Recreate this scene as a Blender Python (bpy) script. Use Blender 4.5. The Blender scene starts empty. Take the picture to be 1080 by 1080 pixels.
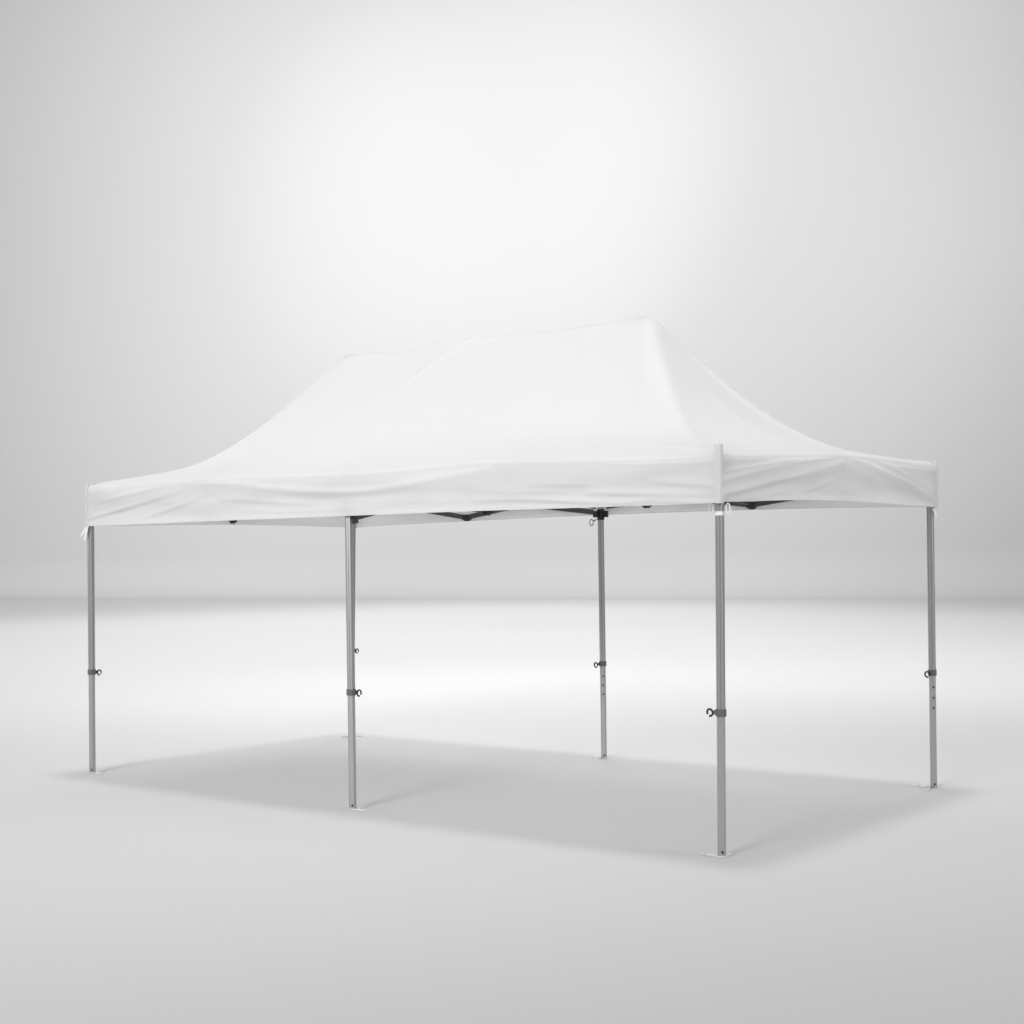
import bpy, math, random
import numpy as np
from mathutils import Vector, Matrix, noise

random.seed(4)
scene = bpy.context.scene
COL = scene.collection

# ------------------------------------------------------------------ camera
YAW = -0.6684                       # heading of the tent's long side against the view
CAMX, CAMY, CAMZ = 4.399, -7.4582, 1.7339     # camera, measured in the tent's own frame
cam_data = bpy.data.cameras.new('camera')
cam_data.sensor_width = 36.0
cam_data.lens = 1590.0 / 1080.0 * 36.0
cam_data.clip_start = 0.1
cam_data.clip_end = 400.0
camera = bpy.data.objects.new('camera', cam_data)
COL.objects.link(camera)
PIT, ROLL = 0.0274, -0.0131
fw = Vector((0, math.cos(PIT), math.sin(PIT)))
rt = Vector((1, 0, 0))
up = rt.cross(fw)
r2 = rt * math.cos(ROLL) + up * math.sin(ROLL)
u2 = -rt * math.sin(ROLL) + up * math.cos(ROLL)
camera.matrix_world = Matrix(((r2.x, u2.x, -fw.x, 0), (r2.y, u2.y, -fw.y, 0), (r2.z, u2.z, -fw.z, CAMZ), (0, 0, 0, 1)))
scene.camera = camera

def to_world(x, y, z=0.0):
    """tent frame -> world frame (camera stands at the origin, looking along +Y)"""
    dx, dy = x - CAMX, y - CAMY
    c, s = math.cos(YAW), math.sin(YAW)
    return Vector((c * dx - s * dy, s * dx + c * dy, z))

# ------------------------------------------------------------------ studio light
world = bpy.data.worlds.new('World')
scene.world = world
world.use_nodes = True
bg = world.node_tree.nodes['Background']
bg.inputs['Color'].default_value = (1, 1, 1, 1)
bg.inputs['Strength'].default_value = 0.540

def spot(name, loc, target, power, half_deg, blend, radius):
    d = bpy.data.lights.new(name, 'SPOT')
    d.energy = power
    d.spot_size = math.radians(2 * half_deg)
    d.spot_blend = blend
    d.shadow_soft_size = radius
    o = bpy.data.objects.new(name, d)
    COL.objects.link(o)
    o.location = loc
    o.rotation_euler = (Vector(target) - Vector(loc)).to_track_quat('-Z', 'Y').to_euler()
    return o

# overhead key above the tent (its soft shadow), lamps over the far floor, lamps on the wall, a soft fill, side lamps added to brighten the end face
spot('key_lamp', (0.26, 12.1, 28), (0.26, 12.1, 0), 6971, 25, 1, 1.9)
spot('floor_lamp', (0, 19, 9), (0, 19, 0), 1121, 60, 1, 2)
spot('floor_lamp', (-8, 21, 11), (-8, 21, 0), 1444, 55, 1, 2)
spot('floor_lamp', (8, 20, 11), (8, 20, 0), 1596, 55, 1, 2)
spot('floor_lamp', (-1, 26, 15), (-1, 26, 0), 3118, 52, 1, 3)
spot('floor_lamp', (-14, 33, 19), (-14, 33, 0), 4505, 45, 1, 3)
spot('floor_lamp', (12, 30, 18), (12, 30, 0), 3419, 45, 1, 3)
spot('floor_lamp', (-1, 33, 20), (-1, 33, 0), 1849, 48, 1, 3)
spot('floor_lamp', (-1, 40, 24), (-1, 40, 0), 11722, 42, 1, 3)
spot('floor_lamp', (0, 22, 22), (0, 22, 0), 623, 45, 1, 3)
spot('floor_lamp', (-3, 48, 26), (-3, 53, 0), 1966, 42, 1, 3)
spot('floor_lamp', (-16, 48, 26), (-19, 58, 0), 1265, 42, 1, 3)
spot('floor_lamp', (13, 42, 26), (14, 48, 0), 2897, 42, 1, 3)
spot('wall_lamp', (-0.5, 3, 26), (-0.8, 60, 17), 3069, 8, 1, 1.5)
spot('wall_lamp', (-0.5, 3, 26), (-0.8, 60, 17), 33019, 12, 1, 1.5)
spot('wall_lamp', (-0.5, 3, 26), (-0.8, 60, 17), 8294, 17, 1, 1.5)
spot('wall_lamp', (-0.5, 3, 26), (-0.8, 60, 17), 11843, 23, 1, 1.5)
spot('wall_lamp', (-0.5, 3, 26), (-0.8, 60, 17), 58614, 31, 1, 1.5)
spot('wall_lamp', (-0.5, 3, 26), (-24, 62, 17), 52540, 24, 1, 1.5)
spot('wall_lamp', (-0.5, 3, 26), (18, 54, 17), 14365, 24, 1, 1.5)
spot('wall_lamp', (-8, 10, 25), (-18, 62, 9), 18335, 32, 1, 2)
spot('fill_lamp', (-10, -6, 10), (-1, 11, 2.0), 11538, 22, 1, 3.5)
spot('added_side_fill', (12, 3, 9), (0, 11, 2.0), 1691, 25, 1, 3.5)  # added unseen lamp, lifts the tent's dark end face
spot('added_side_fill', (13, 4, 4), (1, 9, 2.3), 1124, 25, 1, 3.5)  # second added lamp, lower, for the same end face


scene.view_settings.view_transform = 'Standard'
scene.view_settings.look = 'None'
scene.view_settings.exposure = 0.0
scene.view_settings.gamma = 1.0
scene.view_settings.use_curve_mapping = False

# ------------------------------------------------------------------ materials
def material(name, color, rough=0.6, metal=0.0, spec=0.5, bump=None, mottle=None, translucent=0.0):
    m = bpy.data.materials.new(name)
    m.use_nodes = True
    nt = m.node_tree
    b = nt.nodes['Principled BSDF']
    b.inputs['Base Color'].default_value = (*color, 1)
    b.inputs['Roughness'].default_value = rough
    b.inputs['Metallic'].default_value = metal
    b.inputs['Specular IOR Level'].default_value = spec
    tc = nt.nodes.new('ShaderNodeTexCoord')
    if mottle:
        sc_, amt, stretch = mottle
        mp = nt.nodes.new('ShaderNodeMapping')
        mp.inputs['Scale'].default_value = stretch
        nz = nt.nodes.new('ShaderNodeTexNoise')
        nz.inputs['Scale'].default_value = sc_
        nz.inputs['Detail'].default_value = 5
        rp = nt.nodes.new('ShaderNodeMix')
        rp.data_type = 'RGBA'
        rp.inputs[6].default_value = (*[c * (1 - amt) for c in color], 1)
        rp.inputs[7].default_value = (*[min(1, c * (1 + amt)) for c in color], 1)
        nt.links.new(tc.outputs['Object'], mp.inputs['Vector'])
        nt.links.new(mp.outputs['Vector'], nz.inputs['Vector'])
        nt.links.new(nz.outputs['Fac'], rp.inputs[0])
        nt.links.new(rp.outputs[2], b.inputs['Base Color'])
    if bump:
        sc_, st, dist = bump
        nz = nt.nodes.new('ShaderNodeTexNoise')
        nz.inputs['Scale'].default_value = sc_
        nz.inputs['Detail'].default_value = 4
        bp = nt.nodes.new('ShaderNodeBump')
        bp.inputs['Strength'].default_value = st
        bp.inputs['Distance'].default_value = dist
        nt.links.new(tc.outputs['Object'], nz.inputs['Vector'])
        nt.links.new(nz.outputs['Fac'], bp.inputs['Height'])
        nt.links.new(bp.outputs['Normal'], b.inputs['Normal'])
    if translucent:
        tr = nt.nodes.new('ShaderNodeBsdfTranslucent')
        tr.inputs['Color'].default_value = (*color, 1)
        mx = nt.nodes.new('ShaderNodeMixShader')
        mx.inputs['Fac'].default_value = translucent
        out = nt.nodes['Material Output']
        nt.links.new(b.outputs['BSDF'], mx.inputs[1])
        nt.links.new(tr.outputs['BSDF'], mx.inputs[2])
        nt.links.new(mx.outputs['Shader'], out.inputs['Surface'])
    return m

M_FABRIC = material('white_polyester', (.84, .84, .84), .75, spec=.25, bump=(9.0, .10, .01), translucent=.33)
M_STRAP = material('white_strap', (.82, .83, .83), .7, spec=.3)
M_ALU = material('brushed_aluminium', (.42, .42, .42), .34, metal=.75, mottle=(6, .05, (40, 40, 1)))
M_ALU_IN = material('inner_aluminium', (.42, .42, .42), .40, metal=.7, mottle=(6, .05, (40, 40, 1)))
M_BAR = material('dark_shaded_bar', (.075, .075, .075), .5, metal=.3)  # aluminium bars; the shade under the cover is put into this dark colour
M_PLASTIC = material('grey_plastic', (.11, .11, .11), .5)
M_BLACK = material('black_plastic', (.012, .012, .012), .45)
M_PLATE = material('zinc_plated_steel', (.74, .75, .75), .40, metal=.15)
M_STUDIO = material('studio_paint', (.62, .62, .62), .85, spec=.15, mottle=(.06, .006, (1, 1, 1)))

# ------------------------------------------------------------------ object helpers
def mesh_obj(name, verts, faces, mat, parent=None, smooth=False, mats=None, fmat=None):
    me = bpy.data.meshes.new(name)
    me.from_pydata([tuple(v) for v in verts], [], faces)
    me.materials.append(mat)
    for m in mats or []:
        me.materials.append(m)
    if fmat:
        for i, k in enumerate(fmat):
            me.polygons[i].material_index = k
    if smooth:
        me.polygons.foreach_set('use_smooth', [True] * len(me.polygons))
    me.update()
    o = bpy.data.objects.new(name, me)
    COL.objects.link(o)
    if parent:
        o.parent = parent
    return o

class MB:
    """collects shapes that become ONE mesh"""
    def __init__(self):
        self.v, self.f, self.k = [], [], []
    def add(self, verts, faces, k=0):
        n = len(self.v)
        self.v += [tuple(p) for p in verts]
        self.f += [tuple(i + n for i in f) for f in faces]
        self.k += [k] * len(faces)
    def build(self, name, mat, parent=None, smooth=False, mats=None):
        o = mesh_obj(name, self.v, self.f, mat, parent, smooth, mats, self.k)
        return o
    def loft(self, rings, k=0, closed_ends=True):
        n = len(rings[0]); vs = [p for r in rings for p in r]; fs = []
        for i in range(len(rings) - 1):
            for j in range(n):
                a, b = i * n + j, i * n + (j + 1) % n
                fs.append((a, b, b + n, a + n))
        if closed_ends:
            fs.append(tuple(range(n - 1, -1, -1)))
            fs.append(tuple((len(rings) - 1) * n + j for j in range(n)))
        self.add(vs, fs, k)
    def bar(self, p, q, w, h, k=0, bevel=.12):
        """rectangular bar from p to q, w wide (sideways), h high, with chamfered edges"""
        p, q = Vector(p), Vector(q)
        t = (q - p).normalized()
        s = t.cross(Vector((0, 0, 1)))
        s = s.normalized() if s.length > 1e-4 else Vector((1, 0, 0))
        u = s.cross(t)
        c = bevel * min(w, h)
        prof = [(w/2, h/2-c), (w/2-c, h/2), (-w/2+c, h/2), (-w/2, h/2-c), (-w/2, -h/2+c), (-w/2+c, -h/2), (w/2-c, -h/2), (w/2, -h/2+c)]
        self.loft([[e + s * a + u * b for a, b in prof] for e in (p, q)], k)
    def tube(self, pts, r, n=10, k=0, closed=False):
        pts = [Vector(p) for p in pts]; rings = []
        N = len(pts)
        for i, p in enumerate(pts):
            a = pts[(i - 1) % N] if (closed or i) else p
            b = pts[(i + 1) % N] if (closed or i < N - 1) else p
            t = (b - a).normalized()
            s = t.cross(Vector((.13, .21, .97))).normalized(); u = s.cross(t)
            rings.append([p + (s * math.cos(2*math.pi*j/n) + u * math.sin(2*math.pi*j/n)) * r for j in range(n)])
        if closed:
            rings.append(rings[0])
        self.loft(rings, k, closed_ends=not closed)
    def cyl(self, p, q, r, n=16, k=0, r2=None):
        p, q = Vector(p), Vector(q); t = (q - p).normalized()
        s = t.orthogonal().normalized(); u = s.cross(t)
        rr = r if r2 is None else r2
        self.loft([[e + (s * math.cos(2*math.pi*j/n) + u * math.sin(2*math.pi*j/n)) * x for j in range(n)] for e, x in ((p, r), (q, rr))], k)

# ------------------------------------------------------------------ the setting: studio floor and wall
# the wall's foot runs through two points; its line is what the photograph shows as the floor's far edge
WL, WR = Vector((-23.86, 70.18, 0)), Vector((17.80, 52.61, 0))
wd = (WR - WL).normalized()                       # along the wall
wn = Vector((-wd.y, wd.x, 0))                     # away from the camera
if wn.y < 0: wn = -wn
mid = (WL + WR) / 2
SWEEP = 1.8
def wall_point(a, b, z): return mid + wd * a + wn * b + Vector((0, 0, z))
fl = [wall_point(-90, -110, 0), wall_point(90, -110, 0), wall_point(90, -SWEEP, 0), wall_point(-90, -SWEEP, 0)]
floor = mesh_obj('floor', fl, [(0, 1, 2, 3)], M_STUDIO)
floor['kind'] = 'structure'
prof = []
for i in range(17):
    a = math.pi / 2 * i / 16
    prof.append((SWEEP * math.sin(a) - SWEEP, SWEEP * (1 - math.cos(a))))
prof.append((0, 70.0))
vs, fs = [], []
for b, z in prof:
    vs += [wall_point(-90, b, z), wall_point(90, b, z)]
for i in range(len(prof) - 1):
    fs.append((2*i, 2*i+1, 2*i+3, 2*i+2))
wall = mesh_obj('wall', vs, fs, M_STUDIO, smooth=True)
wall['kind'] = 'structure'

# ------------------------------------------------------------------ the canopy tent
tent = bpy.data.objects.new('canopy_tent', None)
COL.objects.link(tent)
tent.empty_display_size = 0.5
tent.location = to_world(0, 0)
tent.rotation_euler = (0, 0, YAW)
tent['label'] = 'white pop-up canopy tent with peaked roof on six grey aluminium legs'
tent['category'] = 'tent'

X0, X1, Y0, Y1 = -5.838, 0.050, -0.05, 3.042
RX0, RX1, RY, RZ = -4.377, -1.443, 1.5, 3.405
FRONT = [
 ([(-5.79, 2.057), (-5.23, 2.140), (-4.66, 2.238)], 0.030, 0.014, 0.016),
 ([(-5.71, 2.185), (-5.23, 2.237), (-4.77, 2.293)], 0.030, 0.015, 0.010),
 ([(-5.79, 2.096), (-5.54, 2.157)], 0.015, 0.010, 0.006),
 ([(-5.11, 2.041), (-4.66, 2.123), (-4.41, 2.187)], 0.030, 0.014, 0.010),
 ([(-4.38, 2.299), (-3.51, 2.204), (-2.85, 2.161), (-2.41, 2.190), (-1.92, 2.232), (-1.64, 2.275)], 0.032, 0.030, 0.017),
 ([(-4.33, 2.333), (-3.51, 2.312), (-2.67, 2.302), (-2.24, 2.327)], 0.012, 0.030, 0.012),
 ([(-4.22, 2.167), (-3.66, 2.128), (-3.22, 2.094)], 0.020, 0.014, 0.006),
 ([(-3.96, 2.075), (-3.51, 2.049), (-2.95, 2.046)], 0.020, 0.014, 0.004),
 ([(-0.87, 2.091), (-0.33, 2.067), (0.03, 2.049)], 0.022, 0.018, 0.010),
 ([(-1.76, 2.074), (-1.30, 2.071), (-0.73, 2.024), (-0.33, 2.034), (0.02, 2.001)], 0.024, 0.014, 0.009),
 ([(-1.30, 2.153), (-0.80, 2.145)], 0.020, 0.012, 0.005),
 ([(-1.60, 2.123), (-1.01, 2.102)], 0.020, 0.012, 0.005),
 ([(-0.39, 2.141), (0.03, 2.102)], 0.022, 0.016, 0.007),
 ([(-0.72, 2.262), (-0.32, 2.248), (0.04, 2.236)], 0.020, 0.020, 0.006),
 ([(-5.71, 2.284), (-5.49, 2.261)], 0.014, 0.010, 0.006),
 ([(-2.59, 2.087), (-2.00, 2.088), (-1.53, 2.096)], 0.040, 0.030, 0.006),
]
END = [
 ([(-0.00, 2.135), (0.39, 2.203), (0.87, 2.272), (1.45, 2.338)], 0.030, 0.018, 0.015),
 ([(-0.01, 2.054), (0.51, 2.139), (0.99, 2.206), (1.52, 2.292)], 0.034, 0.020, 0.020),
 ([(0.00, 2.254), (0.40, 2.270), (1.00, 2.307)], 0.014, 0.012, 0.007),
 ([(-0.00, 2.184), (0.40, 2.237), (0.87, 2.290)], 0.018, 0.012, 0.007),
 ([(0.92, 2.081), (1.25, 2.149), (1.56, 2.219)], 0.022, 0.014, 0.007),
 ([(1.62, 2.333), (2.09, 2.250), (2.55, 2.173), (3.00, 2.075)], 0.022, 0.030, 0.022),
 ([(1.87, 2.344), (2.40, 2.267), (3.00, 2.130)], 0.014, 0.012, 0.008),
 ([(-0.01, 2.006), (0.39, 2.058), (0.99, 2.118)], 0.030, 0.020, 0.006),
 ([(2.09, 2.301), (3.01, 2.288)], 0.016, 0.014, 0.006),
]

HIP_S = [0, .15, .30, .40, .45, .525, .60, .69, .75, .81, .90, .96, 1.0, 1.3]
HIP_G = [0, .040, .088, .137, .168, .265, .335, .480, .575, .672, .845, .95, 1.0, 1.0]
FOLD_F = ([-5.87, -5.6, -5.2, -4.38, -3.5, -2.9, -2.5, -1.75, -1.0, -.35, -.07, -.03, .05], [2.334, 2.332, 2.328, 2.330, 2.320, 2.314, 2.312, 2.333, 2.310, 2.288, 2.284, 2.292, 2.318])
FOLD_E = ([-.05, -.02, .06, .4, 1.0, 1.4, 1.66, 2.4, 2.9, 3.05], [2.318, 2.296, 2.286, 2.302, 2.332, 2.350, 2.354, 2.352, 2.346, 2.360])
FOLD_B = ([-5.87, -4.38, -2.9, -1.46, .05], [2.334, 2.35, 2.33, 2.35, 2.360])
FOLD_L = ([-.05, .5, 1.5, 2.5, 3.05], [2.334, 2.33, 2.35, 2.33, 2.334])
BOT_F = ([-5.87, -5.1, -4.0, -2.85, -1.75, -.75, .05], [1.996, 1.998, 2.003, 2.005, 2.007, 2.003, 2.003])
BOT_E = ([-.05, .39, .86, 1.37, 1.93, 2.55, 3.05], [2.006, 2.022, 2.039, 2.046, 2.042, 2.033, 2.026])
BOT_B = ([-5.87, -5.1, -4.38, -2.92, -1.46, -.7, .05], [2.0, 2.018, 2.032, 2.048, 2.052, 2.045, 2.028])
BOT_L = ([-.05, .8, 1.5, 2.3, 3.05], [1.996, 2.012, 2.02, 2.015, 2.0])

def ip(t, tab): return np.interp(t, tab[0], tab[1])

def smooth_tab(t, tab, h):
    # moving average so that the folds of the edge stay soft
    return sum(ip(np.clip(t + d * h, tab[0][0], tab[0][-1]), tab) for d in (-1, -.5, 0, .5, 1)) / 5

def smin(a, b, p=26.0):
    a = np.maximum(a, 1e-4); b = np.maximum(b, 1e-4)
    return (a ** -p + b ** -p) ** (-1 / p)

def noise2(x, y, seed):
    out = np.empty(np.shape(x))
    fx, fy, fo = np.ravel(x), np.ravel(y), out.ravel()
    for i in range(fx.size):
        fo[i] = noise.noise(Vector((fx[i], fy[i], seed)))
    return fo.reshape(np.shape(x))

def crease(u, v, cr):
    d = np.zeros(np.shape(u))
    for pts, wu, wdn, amp in cr:
        for _ in range(2):      # round the corners of the guide line
            q = [pts[0]]
            for i in range(len(pts) - 1):
                (ax, ay), (bx, by) = pts[i], pts[i+1]
                q += [(ax * .75 + bx * .25, ay * .75 + by * .25), (ax * .25 + bx * .75, ay * .25 + by * .75)]
            pts = q + [pts[-1]]
        best = np.full(np.shape(u), 1e9); bt = np.zeros(np.shape(u)); bs = np.zeros(np.shape(u))
        L = [math.dist(pts[i], pts[i+1]) for i in range(len(pts) - 1)]; T = sum(L); acc = 0
        for i in range(len(pts) - 1):
            (ax, ay), (bx, by) = pts[i], pts[i+1]
            tx, ty = (bx - ax) / L[i], (by - ay) / L[i]
            s = np.clip((u - ax) * tx + (v - ay) * ty, 0, L[i])
            ex, ey = u - ax - s * tx, v - ay - s * ty
            dd = np.hypot(ex, ey); m = dd < best
            best = np.where(m, dd, best); bt = np.where(m, (acc + s) / T, bt); bs = np.where(m, ey, bs)
            acc += L[i]
        w = np.where(bs > 0, wu, wdn)
        # creases spread and die out away from where they start
        d += 1.5 * amp * np.exp(-(best / w) ** 2) * np.sin(math.pi * np.clip(.12 + .80 * bt, 0, 1)) ** .8
    return d

def roof_height(x, y):
    af = (y - Y0) / (RY - Y0); ab = (Y1 - y) / (Y1 - RY)
    ar = (X1 - x) / (X1 - RX1); al = (x - X0) / (RX0 - X0)
    fb = np.minimum(af, ab); rl = np.minimum(ar, al)
    s = np.clip(smin(fb, rl) / .974, 0, 1.05)
    far = np.clip(np.maximum(fb, rl) - np.minimum(fb, rl), 0, 1)
    w = .30 * far * far * (3 - 2 * far)
    gh = np.interp(s, HIP_S, HIP_G)
    # soften the kinks of the table
    gh = (gh * 2 + sum(np.interp(np.maximum(s - h, 0), HIP_S, HIP_G) + np.interp(np.minimum(s + h, 1.05), HIP_S, HIP_G) for h in (.03, .055, .08))) / 8
    sc = np.clip(s, 0, 1)
    g = gh * (1 - w) + w * (.78 * sc + .22 * sc ** 2)
    # how near each side, to blend the four edge heights inwards
    wf = 1 / np.maximum(af, 1e-3) ** 2; wb = 1 / np.maximum(ab, 1e-3) ** 2
    wr = 1 / np.maximum(ar, 1e-3) ** 2; wl = 1 / np.maximum(al, 1e-3) ** 2
    ze = (wf * smooth_tab(x, FOLD_F, .04) + wb * ip(x, FOLD_B) + wr * smooth_tab(y, FOLD_E, .04) + wl * ip(y, FOLD_L)) / (wf + wb + wr + wl)
    e0 = 2.335
    z = e0 + (RZ - e0) * g + (ze - e0) * (1 - sc) ** 2.2
    for px_ in (RX0, RX1):      # the cloth stands a little proud over each peak pole
        z += .026 * np.exp(-np.hypot(x - px_, y - RY) / .09)
    # a slightly slack ridge, and the tugs of cloth that start from it
    z -= .026 * np.exp(-((x + 3.70) / .35) ** 2) * np.exp(-((y - RY) / .25) ** 2)
    z -= .008 * np.exp(-((x + 2.2) / .5) ** 2) * np.exp(-((y - RY) / .2) ** 2)
    return z

ROOF_CREASES = [
    ([(-2.96, 1.47), (-3.05, 1.40), (-3.20, 1.30), (-3.45, 1.12)], .030, .020, .020),
    ([(-2.98, 1.46), (-3.35, 1.41), (-3.70, 1.38)], .030, .016, .016),
    ([(-3.10, 1.46), (-3.65, 1.36), (-4.05, 1.36)], .035, .022, .012),
    ([(-2.55, 1.45), (-2.10, 1.38), (-1.72, 1.44)], .035, .022, .012),
    ([(-1.40, 1.46), (-1.22, 1.10), (-.95, .75)], .10, .06, .010),
    ([(-1.36, 1.52), (-.95, 1.85), (-.55, 2.35)], .07, .05, .014),
    ([(-1.30, 1.62), (-1.0, 2.05), (-.6, 2.5)], .04, .03, .010),
    ([(-1.05, 1.75), (-.70, 2.05), (-.42, 2.45)], .05, .04, .008),
    ([(-4.42, 1.46), (-4.70, 1.15), (-5.1, .72)], .05, .04, .006),
    ([(.02, .0), (-.25, .12), (-.6, .25)], .05, .04, .010),
    ([(.02, .0), (-.15, .3), (-.2, .65)], .05, .04, .008),
]

def fold_radius(side, u):
    # the cloth is pulled round a softer curve towards the outer corners
    if side == 'F': return .030 + .030 * np.exp(-((u - X0) / .75) ** 2)
    if side == 'R': return .026 + .026 * np.exp(-((Y1 - u) / .55) ** 2)
    if side == 'B': return .030 + .030 * np.exp(-((u - X0) / .75) ** 2) + .022 * np.exp(-((X1 - u) / .6) ** 2)
    return .060 + 0 * u

def valance(side, name, thick=.004):
    """one side of the hanging skirt: grid of u along the side and rows down the skirt"""
    if side in 'FB':
        u = np.linspace(X0, X1, 560)
        fold = smooth_tab(u, FOLD_F, .04) if side == 'F' else ip(u, FOLD_B)
        bot = smooth_tab(u, BOT_F if side == 'F' else BOT_B, .3)
        lo, hi = X0, X1
    else:
        u = np.linspace(Y0, Y1, 300)
        fold = smooth_tab(u, FOLD_E, .04) if side == 'R' else ip(u, FOLD_L)
        bot = smooth_tab(u, BOT_E if side == 'R' else BOT_L, .3)
        lo, hi = Y0, Y1
    rows = np.linspace(0, 1, 46)
    U, V = np.meshgrid(u, rows, indexing='ij')
    FO = fold[:, None] * np.ones_like(V); BO = bot[:, None] * np.ones_like(V)
    rr = fold_radius(side, U)
    Z = BO + (FO - rr - BO) * V
    cr = {'F': FRONT, 'R': END, 'B': [], 'L': []}[side]
    off = crease(U, Z, cr)
    seed = {'F': 3.1, 'R': 7.7, 'B': 11.2, 'L': 15.9}[side]
    off += .0075 * noise2(U * 1.5 + Z * 1.2, Z * 11.0 + U * .35, seed)
    off += .0026 * noise2(U * 5.0 - Z * 5, Z * 26.0, seed + 20)
    if side in 'BL':
        off += .012 * noise2(U * 1.2, Z * 9, seed + 5)
    end = np.clip(np.minimum(U - lo, hi - U) / .05, 0, 1)
    top = np.clip((1 - V) / .06, 0, 1)
    off = off * (.15 + .85 * end) * (.35 + .65 * top)
    # the pressed hem along the bottom
    hem = np.where(V < .075, .0035, 0.0)
    off = off + hem * end
    off -= .010 * np.clip(1 - V * 3.0, 0, 1) ** 2 * end * np.sin(U * 2.1 + seed) * .5
    return U, Z, off, fold

def place(side, U, Z, off):
    if side == 'F': return U, np.full_like(U, Y0) - off, Z
    if side == 'B': return U, np.full_like(U, Y1) + off, Z
    if side == 'R': return np.full_like(U, X1) + off, U, Z
    return np.full_like(U, X0) - off, U, Z

def grid_faces(nu, nv, flip=False):
    f = []
    for i in range(nu - 1):
        for j in range(nv - 1):
            q = (i * nv + j, (i + 1) * nv + j, (i + 1) * nv + j + 1, i * nv + j + 1)
            f.append(q[::-1] if flip else q)
    return f

edge_top = {}
for side in 'FRBL':
    U, Z, off, fold = valance(side, 'valance')
    x, y, z = place(side, U, Z, off)
    edge_top[side] = (U[:, 0], Z[:, -1], off[:, -1], fold)
    vs = np.stack([x, y, z], -1).reshape(-1, 3)
    o = mesh_obj('valance', vs, grid_faces(U.shape[0], U.shape[1], side in 'BR' and side == 'B'), M_FABRIC, tent, smooth=True)
    pass

# the roof: from the rounded fold at the top of the skirt up to the ridge
rv, rf = [], []
def ring_points():
    P = []
    for side, rev in (('F', False), ('R', False), ('B', True), ('L', True)):
        u, zt, of, fold = edge_top[side]
        idx = range(len(u)) if not rev else range(len(u) - 1, -1, -1)
        for i in idx:
            P.append((side, u[i], zt[i], of[i], fold[i]))
    return P
ring = ring_points()
NS = 70
arc_n = 6
R_ = .034
RAD = np.array([float(fold_radius(r[0], r[1])) for r in ring])
xs, ys, zs = [], [], []
cols = NS + arc_n
PX = np.zeros((len(ring), cols)); PY = np.zeros_like(PX); PZ = np.zeros_like(PX)
nrm = {'F': (0, -1), 'B': (0, 1), 'R': (1, 0), 'L': (-1, 0)}
base = []
for i, (side, u, zt, of, fold) in enumerate(ring):
    nx, ny = nrm[side]
    bx, by = (u, Y0) if side == 'F' else (u, Y1) if side == 'B' else (X1, u) if side == 'R' else (X0, u)
    base.append((bx, by))
    # inset corner position so that neighbouring sides meet
    R_ = RAD[i]
    ix = min(max(bx, X0 + R_), X1 - R_); iy = min(max(by, Y0 + R_), Y1 - R_)
    for k in range(arc_n):
        a = math.pi / 2 * k / arc_n
        c = math.cos(a)
        PX[i, k] = ix + (bx - ix) * c + nx * of * c
        PY[i, k] = iy + (by - iy) * c + ny * of * c
        PZ[i, k] = zt + R_ * math.sin(a)
bx = np.array([b[0] for b in base]); by = np.array([b[1] for b in base])
R_ = .034
ix = np.clip(bx, X0 + RAD, X1 - RAD); iy = np.clip(by, Y0 + RAD, Y1 - RAD)
tx = RX0 + (np.clip(ix, X0 + R_, X1 - R_) - (X0 + R_)) / (X1 - X0 - 2 * R_) * (RX1 - RX0)
tx = np.where(np.array([r[0] == 'R' for r in ring]), RX1, np.where(np.array([r[0] == 'L' for r in ring]), RX0, tx))
s = (np.linspace(0, 1, NS)) ** .9
GX = ix[:, None] + (tx - ix)[:, None] * s[None, :]
GY = iy[:, None] + (RY - iy)[:, None] * s[None, :]
GZ = roof_height(GX, GY)
ed = np.clip(s / .08, 0, 1)[None, :]
GZ = GZ + crease(GX, GY, ROOF_CREASES) * ed
GZ = GZ + (.010 * noise2(GX * 1.1, GY * 1.6, 41.0) + .0025 * noise2(GX * 5, GY * 5, 44.0)) * ed * np.clip((1.02 - s) / .2, 0, 1)[None, :]
zt = np.array([r[2] for r in ring])
GZ[:, 0] = zt + RAD
f0 = np.exp(-s / .03)[None, :]
GZ = GZ * (1 - f0) + (np.array(GZ[:, 0])[:, None] + (GZ - GZ[:, :1]) ) * f0
PX[:, arc_n:] = GX; PY[:, arc_n:] = GY; PZ[:, arc_n:] = GZ
vs = np.stack([PX, PY, PZ], -1).reshape(-1, 3)
n = len(ring)
faces = []
for i in range(n):
    j = (i + 1) % n
    for k in range(cols - 1):
        faces.append((i * cols + k, j * cols + k, j * cols + k + 1, i * cols + k + 1))
roof = mesh_obj('roof_cover', vs, faces, M_FABRIC, tent, smooth=True)
import bmesh
bm = bmesh.new(); bm.from_mesh(roof.data)
bmesh.ops.remove_doubles(bm, verts=bm.verts, dist=.0006)
bmesh.ops.recalc_face_normals(bm, faces=bm.faces)
bm.to_mesh(roof.data); bm.free()
roof.data.polygons.foreach_set('use_smooth', [True] * len(roof.data.polygons))

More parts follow.
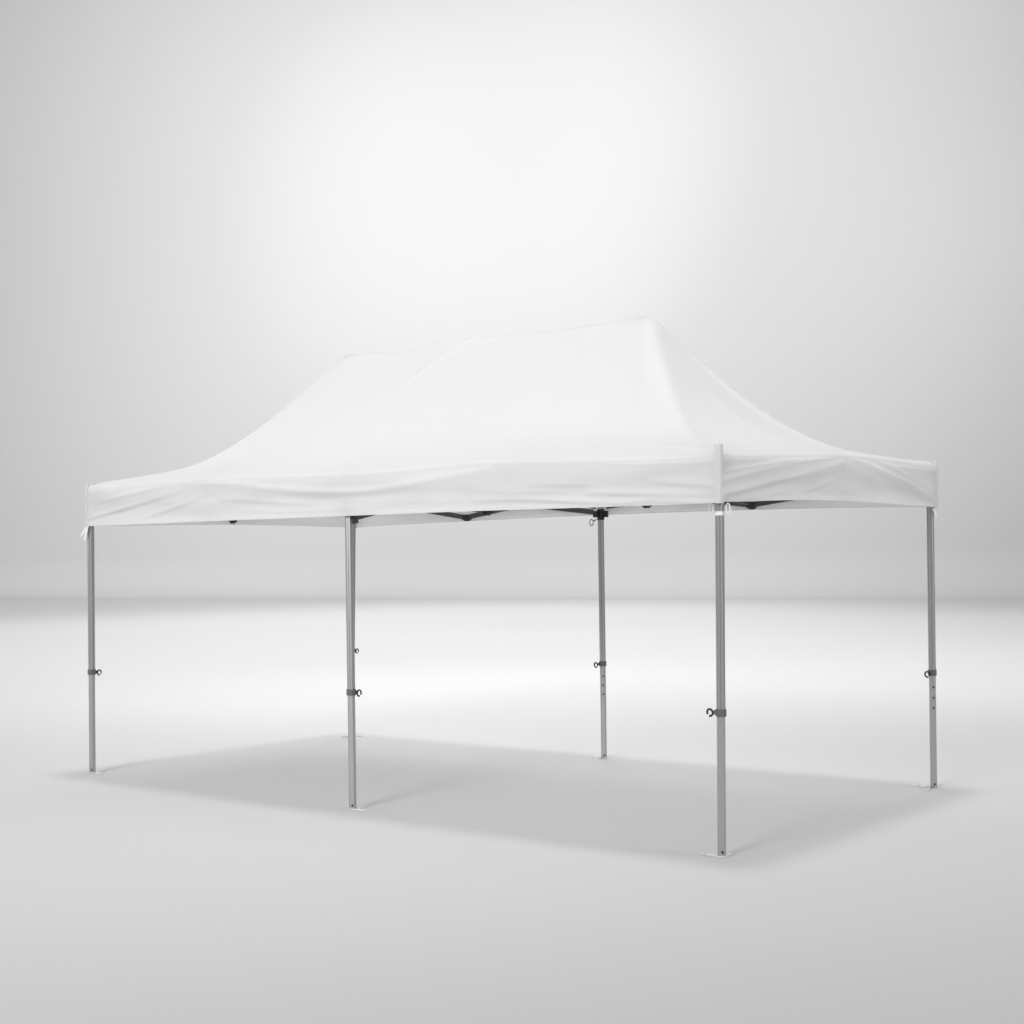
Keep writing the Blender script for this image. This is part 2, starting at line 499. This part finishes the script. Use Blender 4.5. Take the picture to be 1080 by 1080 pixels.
# corner pockets: the stiff vertical sleeve of cloth over each corner of the frame, with the tip of the leg above it
for (cx_, cy_, sx, sy, zb, ztop) in ((X1, Y0, 1, -1, 2.003, 2.337), (X0, Y0, -1, -1, 1.996, 2.337), (X1, Y1, 1, 1, 2.026, 2.366), (X0, Y1, -1, 1, 2.0, 2.337)):
    m = MB()
    w = .033; t = .004; r = .010
    path = [(-w * sx, t * sy), (-r * sx, t * sy), (-r * .3 * sx + t * .7 * sx, t * .8 * sy - 0), (t * sx, -r * sy), (t * sx, -w * sy), (-.004 * sx, -w * sy), (-.004 * sx, -.010 * sy), (-.010 * sx, -.004 * sy), (-w * sx, -.004 * sy)]
    rings = []
    for zz in np.linspace(zb - .001, ztop, 14):
        wob = .0018 * noise.noise(Vector((zz * 14, cx_, cy_)))
        rings.append([(cx_ + px + wob * sx, cy_ + py - wob * sy, zz) for px, py in path])
    m.loft(rings)
    m.build('corner_pocket', M_FABRIC, tent, smooth=False)
    if (sx, sy) != (1, -1): continue
    m = MB()
    c0 = Vector((cx_ - .012 * sx, cy_ - .012 * sy, ztop))
    m.cyl(c0 - Vector((0, 0, .03)), c0 + Vector((0, 0, .004)), .010)
    m.cyl(c0 + Vector((0, 0, .004)), c0 + Vector((0, 0, .013)), .007, r2=.003)
    m.build('finial', M_PLATE, tent, smooth=False)

# ------------------------------------------------------------------ legs
HEX = 6
def hexring(c, R, chamfer=.16, groove=.0):
    """hexagon with flats facing x and cut corners, centred on c"""
    pts = []
    for k in range(6):
        a0 = math.radians(30 + 60 * k); a1 = math.radians(30 + 60 * (k + 1))
        p0 = Vector((math.cos(a0), math.sin(a0), 0)) * R; p1 = Vector((math.cos(a1), math.sin(a1), 0)) * R
        for t in (chamfer / 2, .40, .46, .54, .60, 1 - chamfer / 2):
            q = p0.lerp(p1, t)
            if t in (.46, .54): q = q * (1 - groove)
            pts.append(Vector(c) + q)
    return pts

def leg(foot, top, zc, pin, plate_dirs, slider_z, holes=0, RO=.0265, ztop=2.26, lug=None, name='leg'):
    RI = RO * .93
    f, t = Vector((*foot, 0)), Vector((*top, ztop))
    t = f + (Vector((*top, 2.0)) - f) * (ztop / 2.0)
    P = lambda z: f + (t - f) * (z / ztop)
    m = MB()
    m.loft([hexring(P(z), RO, groove=.15) for z in (zc + .012, ztop)])
    lg = m.build(name, M_ALU, tent)
    m = MB()
    m.loft([hexring(P(z), RI, groove=.06) for z in (.004, zc + .011)])
    pd = Vector((*pin, 0)).normalized()
    side = Vector((-pd.y, pd.x, 0))
    hole_dir = Vector((math.cos(math.radians(-60)), math.sin(math.radians(-60)), 0))
    flat = RI * math.cos(math.pi / 6)
    zz = [zc - .105 - .075 * k for k in range(3)] if holes else []
    zz.append(.030)
    for z in zz:
        for hd in (hole_dir, -hole_dir):
            c = P(z) + (hd.cross(Vector((0,0,1))) * -.004)
            m.cyl(c + hd * (flat - .004), c + hd * (flat + .0012), .0075, k=1)
    m.build('inner_tube', M_ALU_IN, lg, mats=[M_BLACK])
    # collar at the bottom of the outer tube
    m = MB()
    c = P(zc)
    m.loft([hexring(c + Vector((0, 0, dz)), R, .22) for dz, R in ((-.022, RO + .0035), (-.018, RO + .006), (.017, RO + .006), (.021, RO + .004))])
    m.bar(c + pd * (RO - .002), c + pd * (RO + .016), .024, .026)
    m.build('collar', M_PLASTIC, lg)
    # pull pin with its split ring, hanging in the plane of the pin
    m = MB()
    m.cyl(c + pd * (RO + .014), c + pd * (RO + .030), .0065)
    rc = c + pd * (RO + (.046 if not holes else .034)) + Vector((0, 0, -.003 if not holes else -.010)) - (side * (.012 if holes == 1 else .024) if holes else side * 0)
    rp, rs = (pd, side) if not holes else (side, pd)
    pts = []
    for i in range(23):
        a = math.radians(200 - 320 + 320 * i / 22 + 10)
        pts.append(rc - rp * (.0180 * math.cos(a)) + Vector((0, 0, .0200 * math.sin(a))) + rs * .003 * math.sin(a))
    m.tube(pts, .0060, 8)
    m.build('pull_ring', M_BLACK, lg, smooth=True)
    # foot plate: a thin steel sheet with wings along the two sides of the frame
    m = MB()
    d1, d2 = [Vector((*d, 0)).normalized() for d in plate_dirs]
    out = []
    L_ = .118
    def arcpts(c0, r, a0, a1, nn): return [c0 + Vector((math.cos(a0 + (a1 - a0) * i / nn), math.sin(a0 + (a1 - a0) * i / nn), 0)) * r for i in range(nn + 1)]
    a1_, a2_ = math.atan2(d1.y, d1.x), math.atan2(d2.y, d2.x)
    da = (a2_ - a1_ + math.pi) % (2 * math.pi) - math.pi
    sg = 1 if da > 0 else -1
    b0 = f.copy()
    out += arcpts(b0 + d1 * L_, .016, a1_ - sg * math.pi / 2, a1_ + sg * math.pi / 2 * .7, 6)
    out += arcpts(b0 + (d1 + d2).normalized() * .024, .030, a1_ + sg * .15, a2_ - sg * .15, 5)
    out += arcpts(b0 + d2 * L_, .016, a2_ - sg * math.pi / 2 * .7, a2_ + sg * math.pi / 2, 6)
    am = a1_ + da / 2
    out += arcpts(b0 + (d1 + d2) * .003, RO + .004, a2_ + sg * math.pi / 2 * .8, a1_ + sg * (2 * math.pi - math.pi / 2 * .8), 10)
    if sg < 0: out = out[::-1]
    m.loft([[p + Vector((0, 0, z)) for p in out] for z in (.002, .009)])
    for d in (d1, d2):
        m.cyl(b0 + d * (L_ - .004) + Vector((0, 0, .0080)), b0 + d * (L_ - .004) + Vector((0, 0, .0098)), .0065, k=1)
    m.build('foot_plate', M_PLATE, lg, mats=[M_BLACK])
    # sliding bracket that carries the lower ends of the scissor bars
    c = P(slider_z)
    m = MB()
    m.loft([hexring(c + Vector((0, 0, dz)), R, .22) for dz, R in ((-.050, RO + .002), (-.044, RO + .006), (.036, RO + .006), (.042, RO + .002))])
    for d in (plate_dirs if holes < 2 else tuple(plate_dirs) + ((1, 0),)):
        d = Vector((*d, 0))
        m.bar(c + d * .022, c + d * .070, .026, .054)
    if lug:
        d = Vector((*lug, 0)).normalized()
        m.bar(c + d * (RO - .002) - Vector((0, 0, .066)), c + d * (RO + .030) - Vector((0, 0, .056)), .024, .085)
    m.build('slider_bracket', M_BLACK, lg)
    c = P(ztop - .045)
    m = MB()
    m.loft([hexring(c + Vector((0, 0, dz)), RO + .005, .22) for dz in (-.03, .03)])
    for d in plate_dirs:
        d = Vector((*d, 0))
        m.bar(c + d * .022, c + d * .070, .026, .040)
    m.build('top_bracket', M_BLACK, lg)
    return lg, P

LEGS = {}
LEGS['A'] = leg((-.009, .0), (.015, .0), .815, (-1, 0), ((-1, 0), (0, 1)), 2.06)
LEGS['B'] = leg((-2.885, -.03), (-2.924, .0), .798, (1, 0), ((1, 0), (0, 1)), 2.055, RO=.0290, lug=(1, .25))
LEGS['C'] = leg((-5.885, .04), (-5.835, .0), .819, (1, .25), ((1, 0), (0, 1)), 2.07, RO=.0300)
LEGS['D'] = leg((-.011, 3.0), (.005, 3.0), .832, (0, -1), ((-1, 0), (0, -1)), 2.10, holes=1, ztop=2.31)
LEGS['E'] = leg((-2.900, 2.99), (-2.905, 3.0), .796, (-.1, -1), ((-1, 0), (0, -1)), 2.055, holes=2, ztop=2.31)
LEGS['F'] = leg((-5.852, 2.99), (-5.815, 3.0), .820, (1, -.1), ((1, 0), (0, -1)), 2.13, ztop=2.30)

# ring of the slider pull pin seen under the rear middle bracket
m = MB()
cpt = LEGS['E'][1](2.005) + Vector((-.075, -.03, -.02))
m.tube([cpt + Vector((math.cos(a) * .024, -math.cos(a) * .008, math.sin(a) * .027)) for a in [math.radians(18 * i) for i in range(20)]], .0035, 8, closed=True)
m.cyl(LEGS['E'][1](2.01) + Vector((-.035, -.015, 0)), cpt + Vector((.02, .0, .012)), .005)
m.build('pull_ring', M_BLACK, LEGS['E'][0], smooth=True)

# ------------------------------------------------------------------ scissor truss under the cover
def truss(p, q, lo_mid, hi_mid=2.24, lo_end=(2.07, 2.07), hi_end=(2.215, 2.265), side=.011):
    """one X of four half bars between two brackets: two bars cross, joints at the middle of the span"""
    p, q = Vector((*p, 0)), Vector((*q, 0))
    t = (q - p).normalized(); sd_ = Vector((-t.y, t.x, 0)) * side
    mid_ = (p + q) / 2
    Z = lambda v, z: Vector((v.x, v.y, z))
    for a in (p, q):
        tt = t if a is p else -t
        le = lo_end[0] if a is p else lo_end[1]
        he = hi_end[0] if a is p else hi_end[1]
        for (z0, z1, s_) in ((he, lo_mid, sd_), (le, hi_mid, -sd_)):
            m = MB()
            m.bar(Z(a + tt * .07, z0) + s_, Z(mid_ - tt * .012, z1) + s_, .014, .044)
            m.build('truss_bar', M_BAR, tent)
        m = MB()
        k = (Z(a + tt * .07, 0) + Z(mid_, 0)) / 2
        zc_ = (he + lo_mid + le + hi_mid) / 4
        m.cyl(Z(k, zc_) - sd_ * 2.2, Z(k, zc_) + sd_ * 2.2, .010)
        m.build('truss_pivot', M_BLACK, tent)
    for z1 in (lo_mid, hi_mid):
        m = MB()
        m.bar(Z(mid_ - t * .036, z1), Z(mid_ + t * .036, z1), .046, .050)
        m.bar(Z(mid_ - t * .022, z1 - .028), Z(mid_ + t * .022, z1 - .028), .030, .014)
        m.build('truss_joint', M_BLACK, tent)

XM = (-1.46, -4.38)
for y, lo in ((.0, 2.085), (3.0, 2.090)):
    truss((0, y), (-2.92, y), lo, lo_end=(2.07, 2.000) if y == 0 else (2.12, 2.12), hi_end=(2.215, 2.215) if y == 0 else (2.265, 2.265))
    truss((-2.92, y), (-5.84, y), lo if y == 0 else 2.065, lo_end=(2.13, 2.11) if y == 0 else (2.075, 2.15), hi_end=(2.215, 2.215) if y == 0 else (2.275, 2.285))
truss((0, 0), (0, 3), 2.10)
truss((-5.84, 0), (-5.84, 3), 2.066, lo_end=(2.10, 2.15))
truss((-2.92, 0), (-2.92, 3), 2.062, lo_end=(2.07, 2.12))
truss((-1.46, 0), (-1.46, 3), 2.076, lo_end=(2.11, 2.11))
truss((-4.38, 0), (-4.38, 3), 2.145, lo_end=(2.16, 2.16))
for x in XM:
    m = MB()
    m.cyl((x, 1.5, 2.07), (x, 1.5, 3.34), .017, 20)
    m.cyl((x, 1.5, 3.34), (x, 1.5, 3.385), .05, 20, r2=.03)
    m.build('peak_pole', M_ALU, tent)

# ------------------------------------------------------------------ straps that tie the cover to the frame
def strap(points, w, wdir, t=.003, name='strap'):
    """flat webbing along points, w wide along wdir"""
    m = MB(); pts = [Vector(p) for p in points]; W_ = Vector(wdir).normalized() * w / 2; rings = []
    for i, p in enumerate(pts):
        a, b = pts[max(i - 1, 0)], pts[min(i + 1, len(pts) - 1)]
        nn = (b - a).normalized().cross(W_).normalized() * t / 2
        rings.append([p + W_ + nn, p - W_ + nn, p - W_ - nn, p + W_ - nn])
    m.loft(rings)
    return m.build(name, M_STRAP, tent, smooth=False)

# band round the near corner leg with a loop of webbing either side of it
PA = LEGS['A'][1]
m = MB()
ctr = PA(1.945)
m.loft([hexring(ctr + Vector((0, 0, dz)), R, .3) for dz, R in ((-.012, .0285), (-.011, .0300), (.011, .0300), (.012, .0285))])
m.build('strap', M_STRAP, tent)
vd = Vector((CAMX, CAMY, 0)).normalized(); vr = Vector((-vd.y, vd.x, 0))
for sgn in (-1, 1):
    c = PA(1.972) + vr * sgn * .046 + vd * .02
    pts = []
    for i in range(25):
        a = 2 * math.pi * i / 24
        pts.append(c + vr * math.cos(a) * .011 + Vector((0, 0, math.sin(a) * .030)))
    strap(pts, .016, vd + vr * .35 * sgn)
# loose tail at the left corner and a short one at the right rear corner
PC = LEGS['C'][1](1.96)
strap([PC + Vector((.02, -.045, .045)), PC + Vector((-.005, -.050, .01)), PC + Vector((-.035, -.056, -.025)), PC + Vector((-.055, -.052, -.045))], .030, (.6, -.1, -.4))
strap([PC + Vector((.022, -.047, .040)), PC + Vector((.012, -.052, -.01)), PC + Vector((-.002, -.054, -.050)), PC + Vector((-.012, -.050, -.075))], .026, (1, .1, .15))
PD = LEGS['D'][1](1.99)
strap([PD + Vector((.026, -.01, .025)), PD + Vector((.036, -.005, .0)), PD + Vector((.044, .0, -.020)), PD + Vector((.034, .0, -.040))], .018, (.3, 1, .1))
